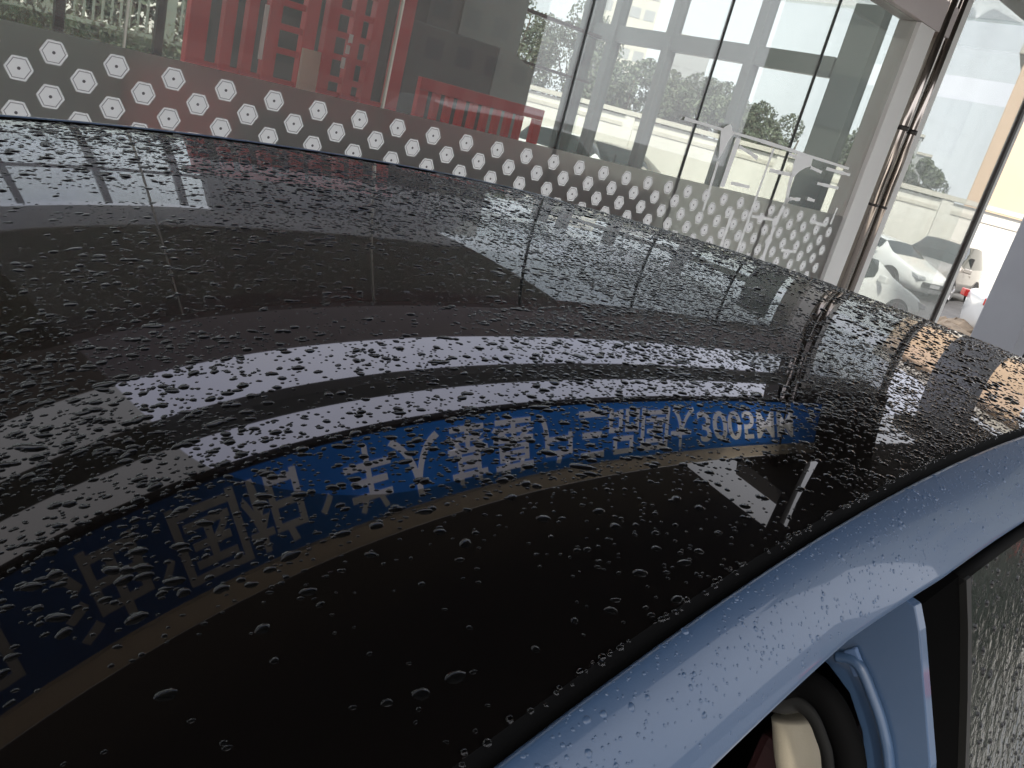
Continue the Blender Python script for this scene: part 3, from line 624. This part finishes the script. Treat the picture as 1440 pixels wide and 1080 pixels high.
car('suv', M['car_grey'], 48.4, 31.6, heading(46, .92, .4), 'gray car roof just above the frosted strip, right one of two', YZ + .1)
# car added out of view to darken the reflection in the wet side window
M['car_green'] = pbr('car_green', (.045, .06, .052), .3, coat=.6)
e = car('suv', M['car_green'], 0, 1, 0, 'dark green car added out of view to darken the rear side window reflection', -1.85); e.location = (8.2, -1.9, 0); e['group'] = 'cars under the canopy edge'
del e['group']
# rubble
for i, (az, ds, s_) in enumerate(((70.7, 20.5, .36), (71.3, 20.2, .42), (71.0, 19.4, .34), (71.7, 19.0, .32), (70.6, 19.2, .3), (71.3, 18.2, .3), (70.8, 17.9, .28), (71.9, 20.8, .4))):
    x, y = polar(az, ds); mb = MB()
    pts = [(Vector((math.cos(a) * (1 - .0), math.sin(a), z_)) * 1.0) for z_, rr__ in ((0, 1), ) for a in [0]]
    n_ = 9; rings = []
    for z_, rad in ((0, .9), (.35, 1.05), (.7, .8), (.9, .35)):
        rings.append([(math.cos(2 * math.pi * k / n_) * rad * s_ * random.uniform(.75, 1.2) * 1.2, math.sin(2 * math.pi * k / n_) * rad * s_ * random.uniform(.75, 1.2), z_ * s_ * random.uniform(.85, 1.1)) for k in range(n_)])
    v = [p_ for r_ in rings for p_ in r_]; mb.add(v, [(a * n_ + k, a * n_ + (k + 1) % n_, (a + 1) * n_ + (k + 1) % n_, (a + 1) * n_ + k) for a in range(3) for k in range(n_)] + [tuple(range(3 * n_, 4 * n_)), tuple(range(n_))[::-1]])
    o = obj('rubble_stone', mb, M['stone'], None, loc=(x, y, E + YZ)); tag(o, ('rear left', 'rear middle', 'large middle', 'right hand', 'far left', 'front right', 'front left', 'rearmost right')[i] + ' tan rubble stone in the pile beside the gray column', 'stone', 'rubble stones beside the gray column')

# ------------------------------------------------------------------ the blue car
C = [-0.16905, 0.04361, -0.03982, -0.05497, 0.0054, 0.03233, 0.01145, -0.04841, 0.01036, -0.0606, 0.00336, -0.00043, 0.03395, -0.04266, -0.02853]
EX = [(i, j) for i in range(5) for j in range(5) if i + j <= 4]
def H(x, y):
    u = np.asarray(x) - .8; v = np.asarray(y) - .8; return sum(k * u**i * v**j for k, (i, j) in zip(C, EX))
def HG(x, y):
    u = np.asarray(x) - .8; v = np.asarray(y) - .8
    gx = sum(k * i * u**(i - 1) * v**j for k, (i, j) in zip(C, EX) if i); gy = sum(k * j * u**i * v**(j - 1) for k, (i, j) in zip(C, EX) if j)
    return gx + 0 * u, gy + 0 * u
def yN(x): return -.03527 * x * x + .14164 * x + .14485
def yO(x): return yN(x) - np.interp(x, [-.2, .33, .5, .66, .88, 2], [.050, .054, .054, .064, .069, .075])
XA, XB, YF = -.16, 1.92, 1.430
hero = empty('blue_car', (0, 0, -1.85)); tag(hero, 'blue car with a wet black glass roof filling the foreground', 'car')
def hp(name, mb, mats, parent=hero, **k):
    mb.v = [(v[0], v[1], v[2] + 1.85) for v in mb.v]
    return obj(name, mb, mats, parent, **k)
xg = np.linspace(XA, XB, 261); mb = MB()
rows = []
for x in xg:
    yy = yN(x) + (YF - yN(x)) * np.linspace(0, 1, 181); zz = H(x, yy)
    rows.append([(x, y, z) for y, z in zip(yy, zz)])
mb.grid(rows); 
rg = hp('roof_glass', mb, M['roof_glass'], smooth=True); rg.data['note'] = 'glass'
# the material reads object coordinates: keep x and y equal to the local frame
# black seal along both glass edges
mb = MB(); rows = []
for x in xg[::2]:
    y = float(yN(x)); z = float(H(x, y)); rows.append([(x, y, z), (x, y - .002, z - .003), (x, y - .004, z - .006), (x, y - .008, z - .007), (x, y - .011, z - .02)])
mb.grid(rows); hp('roof_seal', mb, M['rubber'], smooth=True)
mb = MB(); rows = []
for x in xg[::2]:
    y = YF; z = float(H(x, y)); rows.append([(x, y, z), (x, y + .001, z + .002), (x, y + .006, z + .002), (x, y + .008, z - .01)])
mb.grid(rows); hp('roof_seal', mb, M['rubber'], smooth=True)
def rail_pt(x, t):
    y0 = float(yN(x)) - .0085; z0_ = float(H(x, yN(x))); y1 = float(yO(x)); dz = .047
    tt = max(0., t); y = y0 + (y1 - y0) * t
    e_ = .0045 * (1 - (1 - min(t / .10, 1)) ** 2)                     # little rolled edge beside the seal
    z = z0_ - .004 + e_ - dz * (.30 * tt + .70 * tt ** 2.4)
    return (x, y, z)
mb = MB(); rows = []
ts = [0, .02, .04, .07, .1, .15, .2, .3, .4, .5, .6, .7, .78, .85, .9, .94, .97, 1]
for x in xg[::2]:
    R_ = [(x, rail_pt(x, 0)[1], rail_pt(x, 0)[2] - .02)] + [rail_pt(x, t_) for t_ in ts]
    a_, b2, c2 = R_[-1]; R_ += [(x, b2 + .0015, c2 - .0035), (x, b2 + .006, c2 - .006), (x, b2 + .014, c2 - .008), (x, b2 + .03, c2 - .012)]
    rows.append(R_)
mb.grid(rows, flip=True); hp('roof_rail', mb, M['blue_paint'], smooth=True)
mb = MB(); rows = []
for x in xg[::2]:
    z0_ = float(H(x, YF)); rows.append([(x, YF + .008, z0_ - .015), (x, YF + .009, z0_ + .001), (x, YF + .02, z0_ + .0025), (x, YF + .035, z0_ - .001), (x, YF + .05, z0_ - .018), (x, YF + .06, z0_ - .05), (x, YF + .05, z0_ - .06)])
mb.grid(rows); hp('roof_rail', mb, M['blue_paint'], smooth=True)
# headliner closing the roof from below
mb = MB(); rows = [[(x, y, float(H(x, y)) - .035) for y in np.linspace(float(yN(x)) - .01, YF + .02, 12)] for x in np.linspace(XA, XB, 30)]
mb.grid(rows); hp('headliner', mb, M['rubber'], smooth=True)
# side wall of the car: rear door frame and glass, extended down to the sill
def sy(x, z): return .15 + .30 * (z + .26) + .06 * (x - .6)
def side_quad(pts, th=.006, dy=0):
    pts3 = [(x, sy(x, z) + dy, z) for x, z in pts]; n_ = len(pts3); m2 = MB()
    m2.add(pts3 + [(a, b + th, c) for a, b, c in pts3], [tuple(range(n_)), tuple(range(n_, 2 * n_))[::-1]] + [(i, (i + 1) % n_, n_ + (i + 1) % n_, n_ + i) for i in range(n_)]); return m2
def zO(x): return rail_pt(x, 1)[2]
rd = hp('rear_door', MB().box(.74, 1.62, -.035, .06, -1.42, -.80), M['blue_paint'], bevel=.01)
def rdp(name, mb, mats, **k): return hp(name, mb, mats, rd, **k)
topx = list(np.linspace(.70, 1.60, 10))
rdp('window_frame', side_quad([(.614, zO(.62) - .010), (.700, zO(.70) - .010), (.720, -.30), (.742, -.36), (.80, -.56), (.86, -.78), (.76, -.78), (.70, -.55), (.650, -.38), (.626, -.30)], .02, .002), M['piano_black'])
rdp('glass_run', side_quad([(.700, zO(.70) - .010), (.712, zO(.71) - .010), (.732, -.30), (.754, -.36), (.812, -.56), (.872, -.78), (.862, -.78), (.802, -.56), (.744, -.36), (.722, -.30)], .012, -.004), M['rubber_gray'])
gl_pts = [(x, zO(x) - .016) for x in np.linspace(.716, 1.58, 12)] + [(1.60, -.50), (1.56, -.78), (.876, -.78), (.816, -.56), (.758, -.36), (.735, -.30)]
mbw = MB(); rows = []
for k in range(40):
    tt = k / 39; rows.append([])
    for j in range(60):
        ztop = lambda X: zO(X) - .016
        xl = np.interp(tt, [0, .12, .25, .6, 1], [.716, .735, .758, .816, .876]); X = xl + (1.58 - xl) * j / 59; Z = ztop(X) + (-.78 - ztop(X)) * tt
        rows[-1].append((X, sy(X, Z) + .006 + .010 * math.sin(math.pi * tt) * 0, Z))
mbw.grid(rows, flip=True); wg = rdp('window_glass', mbw, M['window_wet'], smooth=True)
m2 = MB().tube([(x, sy(x, zO(x) - .012) + .004, zO(x) - .0125) for x in np.linspace(.70, 1.6, 14)], .006, 8); rdp('upper_seal', m2, M['rubber'], smooth=True)
# B pillar jamb, facing forward at the open front door
XJ = .60
jam = [(.205, -.24), (.17, -.252), (.1535, -.2535), (.144, -.268), (.1009, -.352), (.03, -.55), (-.03, -.78), (-.04, -1.40), (.09, -1.40), (.09, -.78), (.118, -.50), (.137, -.385), (.1493, -.3623), (.1684, -.3416), (.1903, -.3323), (.2141, -.3300), (.23, -.325), (.23, -.245)]
hp('pillar_panel', MB().prism(jam, XJ, XJ + .012, 'x'), M['blue_paint'], bevel=.001)
def curve(pts, X, n_=5):
    out_ = []
    P_ = [Vector((X, a, b)) for a, b in pts]
    for i in range(len(P_) - 1):
        p0, p1, p2, p3 = P_[max(i - 1, 0)], P_[i], P_[i + 1], P_[min(i + 2, len(P_) - 1)]
        for k in range(n_):
            t_ = k / n_; out_.append(.5 * ((2 * p1) + (p2 - p0) * t_ + (2 * p0 - 5 * p1 + 4 * p2 - p3) * t_ * t_ + (3 * p1 - p0 - 3 * p2 + p3) * t_**3))
    return out_ + [P_[-1]]
hp('pillar_bead', MB().tube(curve([(.1862, -.321), (.1707, -.3157), (.1508, -.3322), (.136, -.3489), (.1229, -.37), (.10, -.42), (.05, -.6), (.02, -.8)], .597), .0045, 8), M['blue_paint'], smooth=True)
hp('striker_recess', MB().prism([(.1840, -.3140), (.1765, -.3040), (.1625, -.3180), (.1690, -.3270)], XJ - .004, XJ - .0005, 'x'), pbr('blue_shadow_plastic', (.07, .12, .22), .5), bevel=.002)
hp('door_seal', MB().tube(curve([(.30, -.375), (.25, -.372), (.215, -.3671), (.197, -.3500), (.1774, -.3490), (.1583, -.3620), (.1397, -.388), (.10, -.48), (.05, -.65)], .585), .0115, 12), M['rubber'], smooth=True)
hp('door_seal', MB().tube(curve([(.30, -.392), (.25, -.388), (.2107, -.3776), (.1948, -.3640), (.18, -.3640), (.166, -.3740), (.1500, -.396), (.115, -.48), (.07, -.65)], .588), .0105, 12), M['rubber_gray'], smooth=True)
hp('pillar_trim', MB().tube(curve([(.2050, -.4000), (.2000, -.4080), (.1900, -.4280), (.175, -.455), (.13, -.56), (.09, -.70), (.08, -.9)], .625), [.010, .016] + [.021] * 29, 16), M['trim_beige'], smooth=True)
# interior, seen through the gap
st_ = hp('front_seat', MB().box(.66, .86, .36, .86, -1.2, -.62), M['seat_red'], bevel=.06)
hp('headrest', MB().box(.70, .82, .48, .74, -.598, -.42), M['seat_red'], st_, bevel=.05)
hp('door_card', MB().box(.66, 1.5, .20, .24, -1.3, -.46), M['seat_red'], bevel=.01)
hp('cabin_floor', MB().box(-.6, 2.1, .06, 1.5, -1.45, -1.40), M['rubber'])
hp('rear_bulkhead', MB().box(1.75, 1.8, .28, 1.38, -1.39, -.30), M['rubber'])
# lower body
def loft(stations, name, mat, sub=True):
    mb_ = MB(); rows_ = []
    for x, hw, zt, zb in stations:
        c_ = .80; rows_.append([(x, c_ - hw * .97, zb), (x, c_ - hw, zb + .12), (x, c_ - hw, (zt + zb) / 2 + .1), (x, c_ - hw * .97, zt - .03), (x, c_ - hw * .90, zt), (x, c_, zt + .0), (x, c_ + hw * .90, zt), (x, c_ + hw * .97, zt - .03), (x, c_ + hw, (zt + zb) / 2 + .1), (x, c_ + hw, zb + .12), (x, c_ + hw * .97, zb)])
    mb_.grid(rows_); return hp(name, mb_, mat, smooth=True)
loft([(-1.95, .70, -1.10, -1.5), (-1.88, .80, -.98, -1.62), (-1.5, .88, -.84, -1.62), (-.95, .90, -.78, -1.60)], 'front_body', M['blue_paint'])
obj_h = hp('bonnet', MB().prism([(-1.86, -.975), (-.95, -.775), (-.80, -.76), (-.80, -.72), (-1.0, -.735), (-1.5, -.82), (-1.86, -.94)], .02, 1.58), M['blue_paint'], bevel=.02)
hp('windscreen', MB().add([(-.90, .10, -.75), (-.90, 1.50, -.75), (-.165, 1.42, float(H(-.16, 1.3)) - .005), (-.165, .15, float(H(-.16, .2)) - .005)], [(0, 1, 2, 3)]), M['car_glass'])
loft([(1.64, .88, -.80, -1.55), (2.1, .88, -.80, -1.5), (2.5, .84, -.84, -1.5), (2.62, .76, -.95, -1.45)], 'rear_body', M['blue_paint'])
zt_ = float(H(XB, .8))
hp('tailgate', MB().prism([(1.925, zt_ - .01), (2.02, zt_ - .05), (2.50, -.80), (2.44, -.82), (1.95, zt_ - .10), (1.925, zt_ - .06)], .30, 1.40), M['blue_paint'], bevel=.01)
hp('sill', MB().box(-.94, 1.62, -.06, .04, -1.56, -1.425), M['blue_paint'], bevel=.02)
hp('far_side_panel', MB().box(-.94, 1.63, 1.55, 1.66, -1.56, -.80), M['blue_paint'], bevel=.02)
hp('far_window', MB().prism([(-.75, -.795), (1.63, -.795), (1.6, -.28), (-.10, -.34)], 1.50, 1.51), M['car_glass'])
wtm = MB(); wtm.tube([(0, -.11, 0), (0, -.09, 0), (0, .09, 0), (0, .11, 0)], [.31, .355, .355, .31], 32)
wtm = wtm.mesh('tyre', M['tyre'], True)
for x in (-1.30, 1.98):
    for y_, s_ in ((.03, 1), (1.57, -1)):
        wl_ = link('wheel', MB().tube([(0, -.02, 0), (0, .02, 0)], .2, 20).mesh('hub', M['rim']), hero, (x, y_, .355), math.pi if s_ > 0 else 0)
        link('tyre', wtm, wl_, (0, 0, 0)); link('rim', rm_, wl_, (0, .01, 0))
# open front door
dr = empty('open_front_door', (0, 0, 0)); dr.location = (0, 0, 0); dr.parent = hero; dr.name = 'open_front_door'
drm = obj('door_skin', MB().box(-1.00, -.95, -1.0, -.02, .45, 1.05), M['blue_paint'], dr, bevel=.015)
obj('door_window', MB().prism([(-.98, 1.053), (-.04, 1.053), (-.20, 1.35), (-.75, 1.42)], -.98, -.97, 'x'), M['car_glass'], dr)

# ------------------------------------------------------------------ rain drops
def drops(x, y, zf, nf, r, name, mat, nring=8, two=True, stretch=None, height=.42):
    """domes on a surface: x,y arrays, zf height, nf normals"""
    n_ = len(x); P_ = np.stack([x, y, zf], 1); Nn = nf / np.linalg.norm(nf, axis=1)[:, None]
    T = np.cross(Nn, np.tile([0, 1., 0], (n_, 1))); T /= np.linalg.norm(T, axis=1)[:, None]; B = np.cross(Nn, T)
    an = np.arange(nring) / nring * 2 * np.pi
    rad = np.ones((n_, nring))
    for k in (2, 3, 4): rad += (RNG.uniform(.02, .20, (n_, 1)) / (k * .7)) * np.cos(k * an[None] + RNG.uniform(0, 6.28, (n_, 1)))
    st = (stretch if stretch is not None else np.ones(n_))[:, None]; th = RNG.uniform(-.7, .7, (n_, 1))
    ca, sa = np.cos(an)[None] * rad * st, np.sin(an)[None] * rad
    lx = ca * np.cos(th) - sa * np.sin(th); ly = ca * np.sin(th) + sa * np.cos(th)
    hh = (height * RNG.uniform(.75, 1.2, n_) * r)
    rings = []
    for fr, fz in (((1, 0.0), (.80, .62)) if two else ((1, 0.0), (.72, .7))):
        rings.append(P_[:, None] + (lx[..., None] * T[:, None] + ly[..., None] * B[:, None]) * (r * fr)[:, None, None] + (Nn * (hh * fz - (0.0001 if fz == 0 else 0))[:, None])[:, None])
    ap = (P_ + Nn * hh[:, None])[:, None]
    if two:
        rings.append(P_[:, None] + (lx[..., None] * T[:, None] + ly[..., None] * B[:, None]) * (r * .42)[:, None, None] + (Nn * (hh * .93)[:, None])[:, None])
    V = np.concatenate(rings + [ap], 1); nv = V.shape[1]; nr = len(rings)
    base = (np.arange(n_) * nv)[:, None]
    i = np.arange(nring); j = (i + 1) % nring
    quads = np.concatenate([np.stack([a * nring + i, a * nring + j, (a + 1) * nring + j, (a + 1) * nring + i], 1) for a in range(nr - 1)])
    tris = np.stack([(nr - 1) * nring + i, (nr - 1) * nring + j, np.full(nring, nr * nring)], 1)
    Q = (base[:, None] + quads[None]).reshape(-1, 4); T3 = (base[:, None] + tris[None]).reshape(-1, 3)
    me = bpy.data.meshes.new(name); V = V.reshape(-1, 3)
    me.vertices.add(len(V)); me.vertices.foreach_set('co', V.astype(np.float32).ravel())
    me.loops.add(Q.size + T3.size); me.loops.foreach_set('vertex_index', np.concatenate([Q.ravel(), T3.ravel()]).astype(np.int32))
    me.polygons.add(len(Q) + len(T3)); me.polygons.foreach_set('loop_start', np.concatenate([np.arange(len(Q)) * 4, len(Q) * 4 + np.arange(len(T3)) * 3]).astype(np.int32))
    me.update(calc_edges=True); me.polygons.foreach_set('use_smooth', np.ones(len(me.polygons), bool)); me.materials.append(mat)
    return link(name, me)
def sizes(n_, lo=.0009, hi=.0048, p=2.2):
    return lo * (1 + RNG.pareto(p, n_)).clip(1, hi / lo)
def on_roof(n_, xr, yr, dens=None):
    x = RNG.uniform(*xr, n_ * 2); y = RNG.uniform(*yr, n_ * 2); k_ = (y > yN(x) + .003) & (y < YF - .004)
    # clusters and sparse patches
    f = .5 + .28 * np.sin(7.1 * x + 3.3 * y) + .22 * np.sin(13 * y - 9 * x + 1) + .22 * np.sin(31 * x + 17 * y) * np.sin(23 * y - 11 * x)
    f = (f + .22) * np.clip(.025 + np.clip((y - .28) / .14, 0, 1) * .9 + np.clip(x - .3, 0, 1) * 2.0, .02, 1.0)
    f = f * np.where((y > .60) & (y < .98) & (x < .75), .42, 1)
    k_ &= RNG.random(n_ * 2) < f
    x, y = x[k_][:n_], y[k_][:n_]; gx, gy = HG(x, y); return x, y, H(x, y), np.stack([-gx, -gy, np.ones(len(x))], 1)
x, y, z, nn = on_roof(38000, (XA + .01, 1.15), (.14, .95)); r = sizes(len(x), .0009, .0036, 2.3); 
o1 = drops(x, y, z, nn, r, 'rain_drops', M['water_dark'], 9, True, RNG.uniform(1, 1.6, len(x)), .24); tag(o1, 'countless rain drops beaded on the near black roof glass', 'rain drops', kind='stuff')
nb = 230; x, y, z, nn = on_roof(nb, (.1, 1.25), (.16, 1.2)); r = RNG.uniform(.0025, .0052, len(x))
o2 = drops(x, y, z, nn, r, 'large_rain_drops', M['water_dark'], 14, True, RNG.uniform(1.0, 2.3, len(x)), .17); tag(o2, 'larger flat merged rain drops across the middle of the roof glass', 'rain drops', kind='stuff')
x, y, z, nn = on_roof(34000, (XA + .01, XB - .01), (.14, YF)); k_ = (x > 1.13) | (y > .93); x, y, z, nn = x[k_], y[k_], z[k_], nn[k_]; r = sizes(len(x), .0013, .006)
o3 = drops(x, y, z, nn, r, 'far_rain_drops', M['water_dark'], 7, False, RNG.uniform(1, 1.8, len(x)), .27); tag(o3, 'dense rain drops on the far and rear part of the roof glass', 'rain drops', kind='stuff')
# on the blue rail
n_ = 3000; x = RNG.uniform(.12, 1.85, n_); t_ = RNG.uniform(.05, .93, n_)
PT = np.array([rail_pt(a, b) for a, b in zip(x, t_)]); PU = np.array([rail_pt(a, b + .01) for a, b in zip(x, t_)]); PX = np.array([rail_pt(a + .01, b) for a, b in zip(x, t_)])
nn = np.cross(PU - PT, PX - PT); nn *= np.sign(nn[:, 2:])
r = sizes(n_, .0006, .0022, 2.8)
o4 = drops(PT[:, 0], PT[:, 1], PT[:, 2], nn, r, 'rail_rain_drops', M['blue_paint'], 9, True, None, .30); tag(o4, 'small rain drops scattered over the blue roof rail', 'rain drops', kind='stuff')
n_ = 2600; x = RNG.uniform(.70, 1.5, n_); z = RNG.uniform(-.70, -.255, n_); k_ = (z < np.array([zO(a) for a in x]) - .018) & (x > np.interp(-z, [.25, .30, .36, .56, .78], [.722, .737, .76, .818, .878])); x, z = x[k_], z[k_]
yv = np.array([sy(a, b) for a, b in zip(x, z)]) + .006; nn = np.tile([.06, -1, .30], (len(x), 1)).astype(float); r = sizes(len(x), .001, .004)
o5 = drops(x, yv, z, nn, r, 'window_rain_drops', M['water_dark'], 8, True, None, .4); tag(o5, 'rain drops on the rear door window', 'rain drops', kind='stuff')
# beads caught along the seal
n_ = 260; x = RNG.uniform(.1, 1.8, n_); y = yN(x) + RNG.normal(-.001, .0012, n_); gx, gy = HG(x, y)
o6 = drops(x, y, H(x, y) + .0008, np.stack([-gx, -gy, np.ones(n_)], 1), RNG.uniform(.0009, .0022, n_), 'seal_rain_drops', M['water_clear'], 9, True, None, .6); tag(o6, 'row of rain beads along the black roof seal', 'rain drops', kind='stuff')
print('hexagons', nh)
